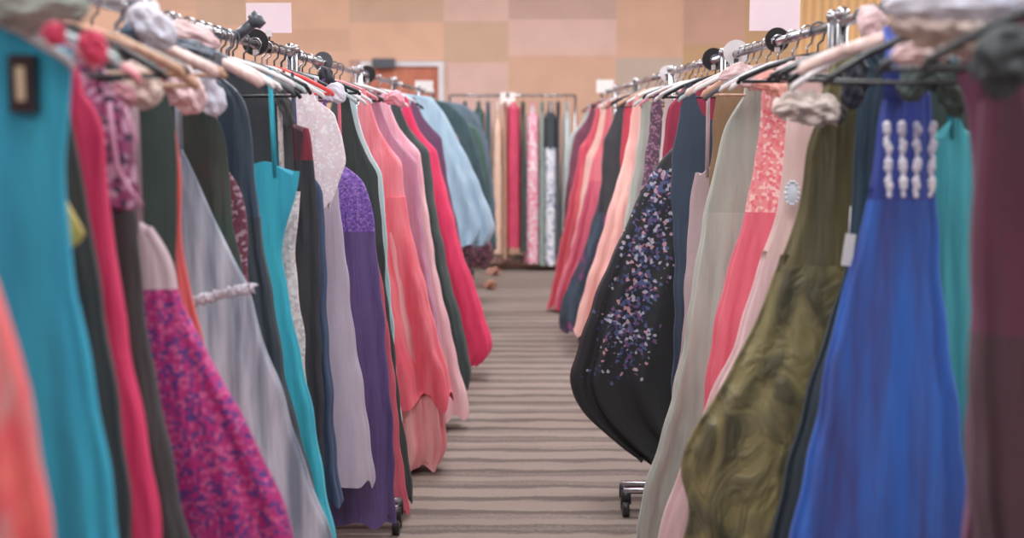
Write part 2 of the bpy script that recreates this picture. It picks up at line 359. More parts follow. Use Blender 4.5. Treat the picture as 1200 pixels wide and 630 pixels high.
GROUP = {}
def gown(side, d, edge, short, label, material, skirt=None, waist=.36, top='cover', hem=None, other=None, hang='black', flare=.0, fold=1.0,
         thick=.05, cat='dress', name='gown', long=True, grp=None, over=None, clips=(), rz=None):
    rail = RL if side == 'L' else RR; sg = 1 if side == 'L' else -1     # sg: direction towards the aisle
    pts = [at(x, y, d) for x, y in edge]
    tab = [(p.z, sg * (p.x - rail)) for p in pts]
    tab = [tab[0]] + [t for a_, t in zip(tab, tab[1:])]
    zt = tab[0][0]
    if edge[-1][1] >= 600 and hem is None: hem = .13
    if hem is not None and hem < tab[-1][0] - .02:
        dz = tab[-2][0] - tab[-1][0]; sl = (tab[-1][1] - tab[-2][1]) / max(.05, dz)
        tab.append((hem, tab[-1][1] + min(.25, max(0, sl)) * (tab[-1][0] - hem) * .6))
    tab = [(max(z, .03), x) for z, x in tab]
    tab = smooth_tab(tab); zb = tab[-1][0]
    ot = None
    if other: ot = smooth_tab([(at(x, y, d).z, sg * (at(x, y, d).x - rail)) for x, y in other])
    if zt > NECK - .02: zt = NECK - .02
    def wid(z):
        e = interp(tab, z)
        o_ = interp(ot, z) if ot else -min(.29, max(.10, abs(e) * .9))
        return e, o_
    root = thing(name, label, cat, (rail, d, zb), grp)
    def fx(z):
        e, o_ = wid(z + zb); return (sg * e, sg * o_)
    H = zt - zb
    tt = thick * .30; 
    def ft(z): u = min(1, max(0, (H - z) / 1.2)); return max(.012, tt + (thick - tt) * u ** .8)
    def pl(z): u = min(1, max(0, (H - z - .25) / .8)); return fold * (.002 + thick * .34 * u)
    seed = int(d * 1000) + (5 if side == 'L' else 0)
    skirted = long and H > .75
    wz = H - waist if skirted else 0
    # bodice
    m = MB(); n1 = 26 if skirted else 34
    zs = [H - (H - wz) * i / n1 for i in range(n1 + 1)]
    if top == 'cover' and zt + zb > 0:
        # shoulders rise to the hanger's neck
        e0, o0 = wid(zt); up = []
        zneck = NECK - .004
        if zneck > zt + .005:
            k = 7
            head = [(zt + (zneck - zt) * (1 - j / k)) - zb for j in range(k)]
            def fx2(z, e0=e0, o0=o0):
                if z > H:
                    u = (z - H) / max(.001, zneck - zb - H); u = u ** 1.6
                    return (sg * (e0 + (.055 - e0) * u), sg * (o0 + (-.055 - o0) * u))
                return fx(z)
            shell(m, head + zs, fx2, ft, pl, seed=seed, full=H, hemwave=0 if skirted else .012)
        else: shell(m, zs, fx, ft, pl, seed=seed, full=H, hemwave=0 if skirted else .012)
    elif top == 'vneck':
        zs = [H - .085 - (H - .085 - wz) * i / n1 for i in range(n1 + 1)]
        e0, o0 = wid(zt - .085); c0 = (e0 + o0) / 2; h0 = max(.06, (e0 - o0) / 2); tgt = NECK - .035 - zb - (H - .085)
        en, on = min(e0, .185), max(o0, -.185); cn = (en + on) / 2; hn = (en - on) / 2; zv = H - .085; ka = (min(en * .82, .15) - cn) / hn; kb = (max(on * .82, -.15) - cn) / hn
        def vw(c, ka=ka, kb=kb):
            c *= sg
            return max(0, tgt) * max(math.exp(-((c - ka) / .17) ** 2), math.exp(-((c - kb) / .17) ** 2)) - .035 * math.exp(-(c / .35) ** 2)
        def fxv(z):
            e, o_ = wid(z + zb); u = min(1, max(0, (z - zv + .13) / .13)) ** 1.6
            return (sg * (e + (min(e, en) - e) * u), sg * (o_ + (max(o_, on) - o_) * u))
        shell(m, zs, fxv, ft, pl, seed=seed, wav=vw, cap_top=False, full=H, hemwave=0 if skirted else .012)
    else:
        shell(m, zs, fx, ft, pl, seed=seed, full=H, hemwave=0 if skirted else .012, wav=lambda c: -.02 * math.cos(c * PI * 2) * (1 if abs(c) < .9 else .3))
    if skirted:
        m.build('bodice', material, root)
        m = MB(); n2 = 44
        zs = [wz + .006 - (wz + .006) * (i / n2) for i in range(n2 + 1)]
        def ft3(z): return ft(z) + .0012
        def fx3(z):
            a_, b_ = fx(z); return a_ + (.001 if a_ > b_ else -.001), b_
        shell(m, zs, fx3, ft3, pl, seed=seed, full=H, cap_top=False)
        m.build('skirt', skirt or material, root)
    else:
        m.build('body', material, root)
    if over:
        ov = smooth_tab([(at(x, y, d).z, sg * (at(x, y, d).x - rail)) for x, y in over[0]])
        def fo(z):
            a_ = interp(ov, z + zb); return (sg * a_, sg * (-min(.3, max(.1, a_ * .9))))
        m = MB(); zo = min(wz, ov[0][0] - zb) + .012; zl = ov[-1][0] - zb
        shell(m, [zo - (zo - zl) * i / 34 for i in range(35)], fo, lambda z: ft(z) + .02, pl, seed=seed + 7, full=H, hemwave=.03)
        m.build('overskirt', over[1], root)
    # straps where the top lies below the hanger
    hz = NECK - .05
    if top == 'strap':
        e, o_ = wid(zt); e = min(e, .2); o_ = max(o_, -.2)
        for xx in (e * .75, o_ * .75):
            for yy in (-1,):
                m = MB(); x_ = sg * xx; xt = max(-.14, min(.14, sg * xx))
                m.tube([(x_, -.012, H - .02), ((x_ + xt) / 2, -.016, (H + hz - zb) / 2), (xt, -.004, hz - zb + .022), (xt, .010, hz - zb), (x_, .012, H - .02)], .005, 6, flat=.5)
                m.build('strap', material, root)
    if hang:
        hanger(rail, d, hang, short, rz=(rz if rz is not None else random.uniform(-.13, .13)), clips=clips)
    return root, zb, sg

M = mat
def P(k, c, c2=None): return M(k, c, 'plain', c2)
LEFT = [
 dict(d=1.36, edge=[(-70, 60), (-60, 180), (-25, 280), (5, 350), (22, 420), (40, 500), (58, 630)], short='coral tie-dye gown', label='coral red tie-dyed gown cut off by the left edge of the picture', material=M('coral_tiedye', (232, 96, 92), 'tie', (206, 128, 128), (226, 74, 84)), thick=.10),
 dict(d=1.75, edge=[(86, 52), (82, 120), (74, 200), (84, 300), (100, 400), (120, 520), (140, 630)], short='teal strapless gown', label='long plain teal strapless gown clipped to its hanger, second from the left edge', material=M('teal_chiffon', (36, 172, 206), 'tulle', (28, 150, 188)), top='strapless', hang='clear', thick=.09, clips=(.135,)),
 dict(d=1.86, edge=[(60, 190), (72, 215), (86, 250), (97, 274), (88, 288), (70, 292)], short='mustard satin top', label='mustard yellow satin top peeking out between teal gown and black gown', material=M('mustard_satin', (214, 196, 84), 'satin', (196, 160, 84)), top='strap', long=False, hang='pink', name='satin_blouse', cat='top', thick=.03),
 dict(d=1.95, edge=[(78, 108), (86, 150), (95, 200), (108, 270), (120, 340), (137, 450), (156, 630)], short='black gown beside the teal gown', label='plain black gown between the teal gown and the crimson sleeved gown', material=P('black_crepe', (50, 52, 54)), hang='black', thick=.05),
 dict(d=2.05, edge=[(98, 108), (118, 118), (124, 150), (124, 220), (136, 300), (151, 400), (169, 500), (188, 630)], short='crimson sleeved gown', label='narrow crimson pink long gown with shiny rounded shoulder', material=M('crimson_satin', (226, 44, 96), 'satin', (212, 38, 88)), hang='pink', thick=.045, fold=.5),
 dict(d=2.15, edge=[(132, 108), (146, 120), (156, 150), (160, 200), (170, 240)], short='plum bolero', label='short plum bolero jacket with pale pink trim, hanging behind the crimson gown', material=M('plum_lace', (150, 60, 110), 'lace', (196, 150, 180), (70, 50, 80), scale=.8), long=False, hang='black', name='bolero_jacket', cat='jacket', thick=.045),
 dict(d=2.24, edge=[(140, 190), (158, 240), (163, 300), (178, 430), (203, 560), (222, 630)], short='charcoal gown before the sequin gown', label='charcoal gown with narrow skirt hanging just before the magenta sequin gown', material=P('charcoal_crepe', (56, 56, 58)), top='strap', hang='wooden', thick=.045),
 dict(d=2.42, edge=[(178, 262), (192, 285), (206, 312), (208, 350), (236, 400), (270, 460), (310, 540), (346, 630)], short='magenta sequin gown', label='magenta and purple sequinned gown with pale blush bodice', material=M('blush_bodice', (212, 184, 192), 'satin', (180, 150, 160)), skirt=M('magenta_sequin', (190, 36, 120), 'sequin', (96, 48, 132), (214, 84, 146), scale=1.2), waist=.13, top='strap', hang='wooden', thick=.075),
 dict(d=2.56, edge=[(188, 92), (204, 130), (208, 200), (206, 300), (215, 400)], short='dark green gown', label='dark bottle green gown behind the magenta sequin gown', material=P('bottle_green', (44, 60, 56)), hem=.2, hang='satin', thick=.045),
 dict(d=2.64, edge=[(206, 150), (213, 200), (214, 300), (228, 360), (242, 420), (250, 500)], short='coral red slip dress', label='thin coral red slip dress showing as a narrow strip before the silver gown', material=P('coral_red', (224, 84, 84)), top='strap', hem=.3, hang='wooden', thick=.035),
 dict(d=2.85, edge=[(214, 172), (234, 218), (262, 280), (286, 325), (299, 336), (294, 352), (302, 385), (330, 460), (356, 540), (387, 630)], short='silver floral ball gown', label='silver grey floral ball gown with gathered waist, third wide gown from the left edge', material=M('silver_shaded', (186, 190, 204), 'tulle', (112, 122, 140), scale=1.3), waist=.36, top='strap', hang='satin', thick=.095),  # darker vertical streaks are shading put into the gown's colour
 dict(d=3.0, edge=[(240, 118), (262, 150), (268, 200), (275, 280), (300, 400)], short='forest green velvet dress', label='dark forest green velvet dress above the silver floral ball gown', material=M('forest_velvet', (44, 62, 54), 'plain', (60, 54, 50)), hem=.4, hang='satin', thick=.05),
 dict(d=3.12, edge=[(262, 190), (284, 222), (290, 260), (291, 320), (303, 400), (335, 520), (352, 600)], short='maroon beaded gown', label='maroon gown with beaded waist seen between silver gown and turquoise gown', material=M('maroon_beads', (110, 44, 66), 'lace', (96, 38, 60), (166, 130, 150)), skirt=P('dark_maroon', (64, 44, 56)), top='strap', hang='white', thick=.04),
 dict(d=3.22, edge=[(256, 88), (282, 100), (294, 140), (296, 190), (306, 270), (317, 340), (330, 430), (356, 530), (376, 630)], short='dark navy satin coat dress', label='dark navy coat dress with broad shoulders before the turquoise gown', material=M('navy_satin', (44, 70, 92), 'satin', (36, 50, 66)), skirt=P('navy_crepe', (44, 54, 66)), hang='white', thick=.045),
 dict(d=3.4, edge=[(351, 198), (349, 225), (333, 268), (329, 300), (341, 360), (353, 420), (373, 520), (392, 630)], short='turquoise gown', label='bright turquoise gown with wide pointed bodice cup', material=M('turquoise', (44, 176, 200), 'tulle', (36, 158, 188)), top='strap', hang='grey', thick=.06),
 dict(d=3.52, edge=[(352, 222), (350, 250), (346, 300), (349, 340), (356, 400)], short='ivory lace dress', label='ivory lace dress showing as a pale strip right of the turquoise gown', material=M('ivory_lace', (226, 208, 206), 'lace', (200, 180, 184), (236, 226, 224)), hem=.5, top='strap', hang='clear', thick=.035),
 dict(d=3.6, edge=[(362, 148), (366, 165), (367, 190), (372, 230), (374, 300)], short='black dress with red bands', label='black dress with red banded bust behind the turquoise gown', material=M('red_bands', (196, 40, 66), 'tulle', (60, 40, 50)), skirt=P('black_jersey', (44, 44, 52)), waist=.10, top='strap', hem=.35, hang='black', thick=.035),
 dict(d=3.55, edge=[(322, 112), (336, 128), (343, 160), (345, 210), (346, 300)], short='black blazer dress', label='black blazer dress behind the turquoise gown, left of the white lace jacket', material=P('black_blazer', (52, 54, 60)), hem=.5, hang='black', thick=.03),
 dict(d=3.74, edge=[(368, 206), (378, 214), (382, 300), (385, 400), (391, 500), (400, 590)], short='navy straight gown', label='straight navy blue gown between the turquoise gown and the lilac gown', material=P('navy', (54, 72, 106)), top='strap', hang='black', thick=.05),
 dict(d=3.9, edge=[(372, 118), (392, 132), (402, 160), (404, 190), (394, 225), (386, 242)], short='white lace jacket', label='short white and pink lace jacket above the lilac gown', material=M('white_pink_lace', (238, 222, 232), 'lace', (240, 214, 222), (250, 244, 248), scale=1.4), long=False, hang='white', name='lace_jacket', cat='jacket', thick=.05),
 dict(d=4.2, edge=[(388, 185), (396, 215), (400, 260), (408, 330), (419, 420), (431, 500), (438, 552), (437, 566)], short='lilac grey gown', label='pale lilac grey satin gown with straight hem above the carpet', material=M('lilac_grey', (186, 172, 190), 'tulle', (172, 158, 178)), top='strap', hang='black', thick=.09),
 dict(d=4.42, edge=[(400, 190), (426, 208), (438, 250), (442, 300), (450, 380), (457, 460), (461, 540), (463, 612)], short='violet gown', label='violet gown with sparkling bodice and dark purple skirt', material=M('violet_sequin', (126, 84, 186), 'sequin', (92, 66, 150), (160, 120, 200), scale=1.6), skirt=M('dark_purple', (92, 70, 128), 'satin', (76, 58, 108)), waist=.24, top='strap', hang='black', thick=.08),
 dict(d=4.64, edge=[(436, 265), (440, 290), (443, 310), (448, 330), (457, 400), (465, 480), (473, 560), (479, 603)], top='strap', short='coral underlayer gown', label='slim coral pink gown whose hem shows beside the violet gown', material=P('coral_pink', (226, 96, 116)), skirt=P('coral_pink', (226, 96, 116)), hang='clear', thick=.03),
 dict(d=4.74, edge=[(428, 140), (440, 165), (446, 250), (452, 330), (462, 420), (472, 500), (481, 560), (484, 586)], top='vneck', short='black-green gown beside the coral gown', label='very dark green gown showing as a thin strip before the coral tulle gown', material=P('dark_green', (46, 56, 54)), hang='black', thick=.03),
 dict(d=4.9, edge=[(432, 140), (443, 160), (448, 200), (452, 270), (457, 340), (463, 430), (470, 500)], top='vneck', short='pale aqua gown', label='pale aqua and white gown showing as a thin strip left of the coral tulle gown', material=M('pale_aqua', (176, 220, 226), 'tulle', (226, 226, 232)), hem=.15, hang='white', thick=.04),
 dict(d=5.35, edge=[(448, 132), (466, 150), (472, 200), (477, 260), (490, 330), (503, 400), (511, 440), (517, 480), (521, 515), (521, 528), (514, 545)], top='vneck', short='coral tulle gown', label='large coral tulle gown with layered skirt reaching the carpet', material=M('coral_tulle', (244, 134, 146), 'tulle', (228, 96, 110)), skirt=M('coral_layers', (240, 164, 166), 'tulle', (226, 120, 128)), over=([(474, 220), (480, 260), (497, 330), (515, 400), (526, 440), (531, 466)], M('coral_bright', (240, 112, 124), 'tulle', (228, 72, 92))), hang='pink', thick=.17),
 dict(d=5.72, edge=[(474, 135), (484, 150), (490, 200), (494, 260), (505, 330), (515, 390)], top='vneck', short='mauve pink gown', label='mauve gown between the coral tulle gown and the pale pink gown', material=P('mauve', (196, 130, 160)), hem=.4, hang='black', thick=.06),
 dict(d=6.1, edge=[(478, 128), (489, 150), (497, 215), (508, 300), (522, 370), (536, 430), (548, 478), (546, 487)], top='vneck', short='pale pink gown', label='pale pink gown with hem touching the carpet left of the aisle', material=M('pale_pink', (240, 172, 188), 'tulle', (232, 150, 170)), skirt=M('pale_pink_skirt', (236, 186, 190), 'tulle', (226, 160, 172)), hang='white', thick=.11),
 dict(d=6.5, edge=[(486, 130), (499, 148), (506, 200), (513, 260), (527, 330), (542, 390), (552, 432), (548, 456)], top='vneck', short='black-green evening gown', label='dark green evening gown between the pale pink gown and the scarlet gown', material=P('dark_evening_green', (50, 62, 62)), hang='black', thick=.10),
 dict(d=7.3, edge=[(494, 134), (506, 150), (515, 190), (527, 240), (542, 300), (560, 350), (574, 394), (577, 412), (562, 426)], top='vneck', short='scarlet pink gown', label='vivid scarlet pink gown with flared skirt, left of the aisle', material=M('scarlet_pink', (230, 44, 92), 'tulle', (214, 34, 80)), hang='white', thick=.15),
 dict(d=7.8, edge=[(502, 122), (514, 140), (520, 180), (528, 230), (540, 280)], top='vneck', short='plum satin gown', label='plum satin gown half hidden behind the scarlet pink gown', material=P('plum', (96, 56, 92)), hem=.3, hang='black', thick=.07),
 dict(d=8.6, edge=[(506, 114), (522, 134), (543, 175), (561, 215), (574, 250), (578, 268), (570, 286)], short='powder blue tulle dress', label='powder blue tulle dress flaring widely into the aisle', material=M('powder_blue', (168, 196, 216), 'tulle', (150, 182, 206)), waist=.25, hang='white', thick=.19),
 dict(d=9.2, edge=[(520, 125), (534, 150), (550, 210), (568, 270), (579, 298), (570, 312)], top='vneck', short='burgundy ruffled dress', label='dark burgundy dress whose hem hangs below the powder blue dress', material=M('burgundy', (92, 46, 62), 'lace', (60, 40, 50), (150, 100, 110)), hang='black', thick=.12),
 dict(d=9.8, edge=[(528, 122), (546, 138), (560, 175), (570, 215), (577, 255)], short='dark teal velvet dress', label='dark teal velvet dress behind the powder blue tulle dress', material=P('dark_teal', (52, 82, 90)), hem=.5, hang='grey', thick=.10),
 dict(d=10.5, edge=[(536, 120), (553, 134), (566, 170), (572, 210), (576, 250)], top='vneck', short='deep green taffeta dress', label='deep green taffeta dress near the far end of the left row', material=P('deep_green', (60, 92, 84)), hem=.5, hang='wooden', thick=.10),
 dict(d=11.3, edge=[(546, 124), (560, 134), (571, 165), (576, 200), (580, 250)], short='slate blue dress', label='slate blue dress, last one of the left row', material=P('slate', (84, 104, 120)), hem=.4, hang='black', thick=.10),
]
RIGHT = [
 dict(d=1.72, edge=[(1168, 80), (1150, 140), (1141, 200), (1138, 300), (1140, 420), (1144, 520), (1150, 630)], top='vneck', short='wine red gown', label='dark wine red gown cut off by the right edge of the picture', material=M('wine_red', (98, 36, 66), 'tulle', (72, 34, 50)), skirt=M('wine_skirt', (70, 38, 50), 'tulle', (60, 36, 46)), hang='black', thick=.08),
 dict(d=1.98, edge=[(1122, 92), (1134, 120), (1140, 200), (1142, 320)], short='magenta plum slip', label='dark plum slip dress between the wine red gown and the aqua gown', material=P('plum_slip', (104, 46, 78)), hem=.4, hang='black', thick=.04),
 dict(d=2.5, edge=[(1036, 104), (1028, 150), (1024, 190), (1019, 228), (1000, 300), (975, 400), (950, 520), (929, 630)], other=[(1090, 104), (1093, 150), (1094, 200), (1096, 235), (1100, 300), (1113, 400), (1127, 520), (1138, 630)], short='royal blue gown', label='large royal blue gown with columns of silver beading at the waist', material=M('royal_blue_bodice', (44, 66, 158), 'satin', (38, 56, 140)), skirt=M('royal_blue', (40, 96, 196), 'tulle', (50, 58, 128)), waist=.22, top='strapless', hang='satin', thick=.10, fold=1.3),
 dict(d=2.59, edge=[(1060, 150), (1050, 250), (1040, 350), (1030, 500), (1020, 630)], other=[(1137, 150), (1141, 200), (1143, 260), (1146, 350), (1150, 450), (1156, 540), (1160, 630)], short='aqua strapless gown', label='aqua green strapless gown hanging between the royal blue and the wine red gown', material=M('aqua', (60, 166, 178), 'tulle', (48, 150, 166)), top='strap', hang='white', thick=.05),
 dict(d=2.66, edge=[(1060, 88), (1050, 150), (1045, 300)], other=[(1118, 82), (1146, 104), (1160, 200), (1168, 400)], short='pine green dress', label='pine green dress hanging behind the aqua strapless gown', material=P('pine_green', (46, 64, 60)), hem=.4, hang='black', thick=.03),
 dict(d=2.78, edge=[(1015, 88), (1004, 110), (1002, 160), (998, 250), (987, 330), (953, 440), (922, 540), (905, 630)], short='midnight blue gown', label='midnight blue gown with white price tag, left of the royal blue gown', material=P('midnight', (38, 62, 82)), skirt=P('midnight_skirt', (44, 56, 66)), hang='black', thick=.045),
 dict(d=2.96, edge=[(958, 140), (944, 170), (940, 235), (921, 290), (896, 350), (873, 405), (850, 445), (834, 478), (803, 520), (793, 552), (812, 590), (800, 630)], short='olive gold gown', label='shiny olive gold taffeta gown with gathered pick-up skirt', material=M('olive_satin', (116, 106, 66), 'satin', (78, 74, 50)), skirt=M('olive_taffeta', (138, 126, 80), 'crush', (84, 80, 56), scale=.8), waist=.33, hang='black', thick=.10, fold=1.3),  # lighter tone of the crushed skirt: gold highlights put into its colour
 dict(d=3.2, edge=[(922, 142), (918, 190), (913, 240), (897, 290), (881, 340), (864, 400), (838, 450), (816, 510), (790, 575), (772, 630)], short='blush gown with brooch', label='blush pink gown with pale oval brooch on the bust', material=M('blush', (222, 186, 180), 'tulle', (206, 168, 164)), skirt=M('blush_skirt', (226, 184, 184), 'tulle', (206, 166, 170)), hang='black', thick=.07),
 dict(d=3.58, edge=[(896, 98), (890, 150), (883, 200), (873, 250), (856, 310), (841, 370), (829, 430), (826, 470)], top='vneck', short='coral beaded gown', label='coral gown with beaded bodice between sage gown and blush gown', material=M('coral_beaded', (240, 138, 142), 'lace', (236, 110, 122), (248, 196, 192)), skirt=M('coral_skirt', (234, 104, 122), 'tulle', (226, 92, 112)), waist=.36, hem=.35, hang='white', thick=.06),
 dict(d=3.95, edge=[(872, 112), (848, 148), (842, 180), (829, 230), (821, 290), (809, 350), (801, 420), (785, 480), (766, 540), (752, 590), (747, 630)], short='sage gown', label='long sage grey gown draping over the carpet edge', material=M('sage', (164, 162, 150), 'tulle', (146, 150, 140)), skirt=M('sage_skirt', (178, 176, 166), 'tulle', (156, 158, 148)), hang='wooden', thick=.11),
 dict(d=4.25, edge=[(842, 96), (838, 120), (836, 160), (830, 220)], short='brown suede vest', label='tan brown suede vest above the sage gown', material=P('suede', (142, 106, 74)), long=False, hang='satin', name='suede_vest', cat='vest', thick=.035),
 dict(d=4.36, edge=[(815, 200), (808, 235), (804, 320), (800, 400), (790, 460)], short='dusty mauve gown', label='dusty mauve gown showing as a strip between navy gown and sage gown', material=P('dusty_mauve', (190, 162, 166)), top='strap', hem=.25, hang='clear', thick=.04),
 dict(d=4.56, edge=[(808, 108), (793, 130), (788, 180), (786, 230), (792, 300), (790, 420)], top='vneck', short='navy gown', label='navy blue gown with smooth shoulders right of the black floral gown', material=P('navy_right', (50, 66, 88)), hem=.3, hang='grey', thick=.05),
 dict(d=4.98, edge=[(790, 170), (772, 190), (752, 222), (722, 290), (697, 350), (680, 400), (670, 440), (673, 466), (692, 492), (722, 520), (750, 538)], short='black floral ball gown', label='big black ball gown with sparkling multicoloured floral panel', material='FLORAL', top='strap', waist=.2, hang='black', thick=.13),
 dict(d=5.2, edge=[(795, 112), (784, 125), (779, 150), (775, 200)], short='crimson jacket', label='small crimson jacket above the black floral gown', material=P('crimson_jacket', (176, 44, 76)), long=False, hang='white', name='crimson_jacket', cat='jacket', thick=.035),
 dict(d=5.36, edge=[(783, 128), (776, 150), (772, 190), (765, 230), (750, 300)], top='vneck', short='cream chiffon gown', label='cream chiffon gown behind the black floral ball gown', material=P('cream', (222, 212, 206)), hem=.5, hang='white', thick=.04),
 dict(d=5.75, edge=[(772, 122), (762, 140), (756, 180), (750, 230), (735, 300)], top='vneck', short='plum patterned dress', label='plum patterned dress between cream gown and peach gown', material=M('plum_pattern', (104, 60, 92), 'lace', (70, 60, 70), (160, 120, 140)), hem=.5, hang='black', thick=.06),
 dict(d=6.2, edge=[(758, 124), (750, 145), (744, 190), (738, 230), (728, 290)], top='vneck', short='grey green dress', label='pale grey green dress right beside the peach pink gown', material=P('grey_green', (172, 176, 166)), hem=.5, hang='clear', thick=.06),
 dict(d=6.7, edge=[(748, 128), (738, 148), (732, 180), (724, 215), (711, 258), (700, 300), (688, 340), (678, 374), (675, 390)], top='vneck', short='peach pink gown', label='peach pink gown with long slanting skirt right of the aisle', material=M('peach_pink', (246, 188, 176), 'tulle', (238, 168, 160)), hang='white', thick=.12),
 dict(d=7.2, edge=[(740, 122), (731, 138), (728, 165), (726, 195)], top='vneck', short='red cocktail dress', label='short red cocktail dress behind the peach pink gown', material=P('cocktail_red', (196, 50, 72)), long=False, hang='wooden', name='cocktail_dress', thick=.06),
 dict(d=7.7, edge=[(722, 124), (710, 140), (706, 180), (703, 220), (700, 250)], top='vneck', short='black short dress', label='short black dress between the peach gown and the coral pink gown', material=P('short_black', (50, 52, 58)), long=False, hang='black', name='cocktail_dress', thick=.08),
 dict(d=8.2, edge=[(714, 190), (700, 240), (686, 290), (672, 325), (661, 350), (656, 372), (660, 388)], short='dark teal and purple gown', label='dark teal gown with purple hem hanging low beside the aisle', material=M('teal_purple', (54, 74, 92), 'tie', (130, 60, 120), (44, 50, 70)), top='strap', hang='grey', thick=.10),
 dict(d=8.75, edge=[(706, 150), (698, 166), (692, 200), (681, 250), (670, 295), (658, 330), (650, 360)], top='vneck', short='coral pink satin gown', label='coral pink satin gown near the far end of the right row', material=M('coral_satin', (238, 120, 130), 'tulle', (228, 96, 112)), skirt=M('coral_satin_skirt', (228, 100, 120), 'tulle', (206, 74, 104)), hang='wooden', thick=.12),
 dict(d=9.3, edge=[(694, 150), (688, 168), (684, 210), (676, 260), (668, 300)], top='vneck', short='pale peach gown', label='pale peach gown behind the coral pink satin gown', material=P('pale_peach', (246, 200, 186)), hem=.4, hang='white', thick=.08),
 dict(d=9.9, edge=[(688, 142), (680, 165), (675, 200), (665, 250), (655, 300), (646, 345), (642, 372)], top='vneck', short='coral red gown', label='coral red gown reaching furthest into the aisle at the far right', material=M('coral_red_far', (232, 96, 100), 'tulle', (206, 60, 92)), hang='black', thick=.12),
 dict(d=10.7, edge=[(690, 128), (676, 145), (670, 175), (664, 220)], top='vneck', short='plum far dress', label='dark plum dress second from the far end of the right row', material=P('plum_far', (120, 56, 80)), hem=.6, hang='pink', thick=.08),
 dict(d=11.3, edge=[(682, 132), (670, 148), (665, 175), (661, 220)], top='vneck', short='silver sage dress', label='silver sage dress, last one of the right row', material=P('silver_sage', (176, 188, 184)), hem=.5, hang='black', thick=.08),
]
def floral_mat():
    """black cloth with a printed spray of sparkling flowers down the middle of the aisle side"""
    m = bpy.data.materials.new('black_floral'); m.use_nodes = True
    N, L = m.node_tree.nodes, m.node_tree.links; b = N['Principled BSDF']; b.inputs['Roughness'].default_value = .6
    tc = N.new('ShaderNodeTexCoord'); v = N.new('ShaderNodeTexVoronoi'); v.inputs['Scale'].default_value = 85
    mp = N.new('ShaderNodeMapping'); mp.inputs['Scale'].default_value = (1, .5, 1); L.new(tc.outputs['Object'], mp.inputs[0]); L.new(mp.outputs[0], v.inputs['Vector'])
    sc = N.new('ShaderNodeSeparateColor'); L.new(v.outputs['Color'], sc.inputs[0])
    r = N.new('ShaderNodeValToRGB'); L.new(sc.outputs[0], r.inputs[0]); r.color_ramp.interpolation = 'CONSTANT'
    E = r.color_ramp.elements; E[0].color = (*lin((40, 44, 54)), 1); E[1].position = .38; E[1].color = (*lin((92, 104, 150)), 1)
    for p_, c_ in ((.58, (196, 190, 206)), (.7, (120, 84, 130)), (.82, (60, 66, 110)), (.92, (214, 160, 172))): e = E.new(p_); e.color = (*lin(c_), 1)
    s = N.new('ShaderNodeSeparateXYZ'); L.new(tc.outputs['Object'], s.inputs[0])
    # centre line of the spray: x = a + k*z, its half-width widens downwards, fades near the end
    def mth(op, a, bb, c=None):
        n = N.new('ShaderNodeMath'); n.operation = op
        for i, q in enumerate((a, bb, c)):
            if q is None: continue
            if isinstance(q, (int, float)): n.inputs[i].default_value = q
            else: L.new(q, n.inputs[i])
        return n.outputs[0]
    cx = mth('MULTIPLY_ADD', s.outputs['Z'], .22, -.45)
    dx = mth('ABSOLUTE', mth('SUBTRACT', s.outputs['X'], cx), 0)
    n = N.new('ShaderNodeTexNoise'); n.inputs['Scale'].default_value = 9; L.new(tc.outputs['Object'], n.inputs['Vector'])
    dx = mth('MULTIPLY_ADD', n.outputs[0], .22, dx)
    dx = mth('MULTIPLY_ADD', sc.outputs[1], .13, dx)
    inside = mth('LESS_THAN', dx, .245)
    zlow = mth('GREATER_THAN', mth('MULTIPLY_ADD', sc.outputs[2], -.22, mth('MULTIPLY_ADD', n.outputs[0], .12, s.outputs['Z'])), .36)
    zhi = mth('LESS_THAN', s.outputs['Z'], 1.16)
    k = mth('MULTIPLY', mth('MULTIPLY', inside, zlow), zhi)
    mx = N.new('ShaderNodeMix'); mx.data_type = 'RGBA'; L.new(k, mx.inputs[0]); mx.inputs[6].default_value = (*lin((46, 47, 50)), 1); L.new(r.outputs[0], mx.inputs[7])
    L.new(mx.outputs[2], b.inputs['Base Color'])
    return m
# keep cloth of neighbouring garments apart
for side, rows in (('L', LEFT), ('R', RIGHT)):
    rows.sort(key=lambda r: r['d'])
    bnd = LBND if side == 'L' else RBND
    for r in rows:
        for b_ in bnd[1:]:
            clear = .095 + min(r.get('thick', .05), .09) * 1.45
            if abs(r['d'] - b_) < clear: r['d'] = b_ + (clear if r['d'] >= b_ else -clear)
    rows.sort(key=lambda r: r['d'])
    for i, r in enumerate(rows):
        g = min([abs(r['d'] - q['d']) for j, q in enumerate(rows) if j != i])
        r['thick'] = min(r.get('thick', .05), g * .34)
ROOTS = {}
for side, rows in (('L', LEFT), ('R', RIGHT)):
    for r in rows:
        r = dict(r)
        if r['material'] == 'FLORAL': r['material'] = floral_mat()
        r.setdefault('grp', 'gowns hanging along the ' + ('left' if side == 'L' else 'right') + ' of the aisle')
        ROOTS[r['short']] = gown(side, **r)

# ------------------------------------------------------------------ details on gowns
def local(short, px, py, d, front=0.0):
    root = ROOTS[short][0]; p = at(px, py, d) - Vector(root.location); return p
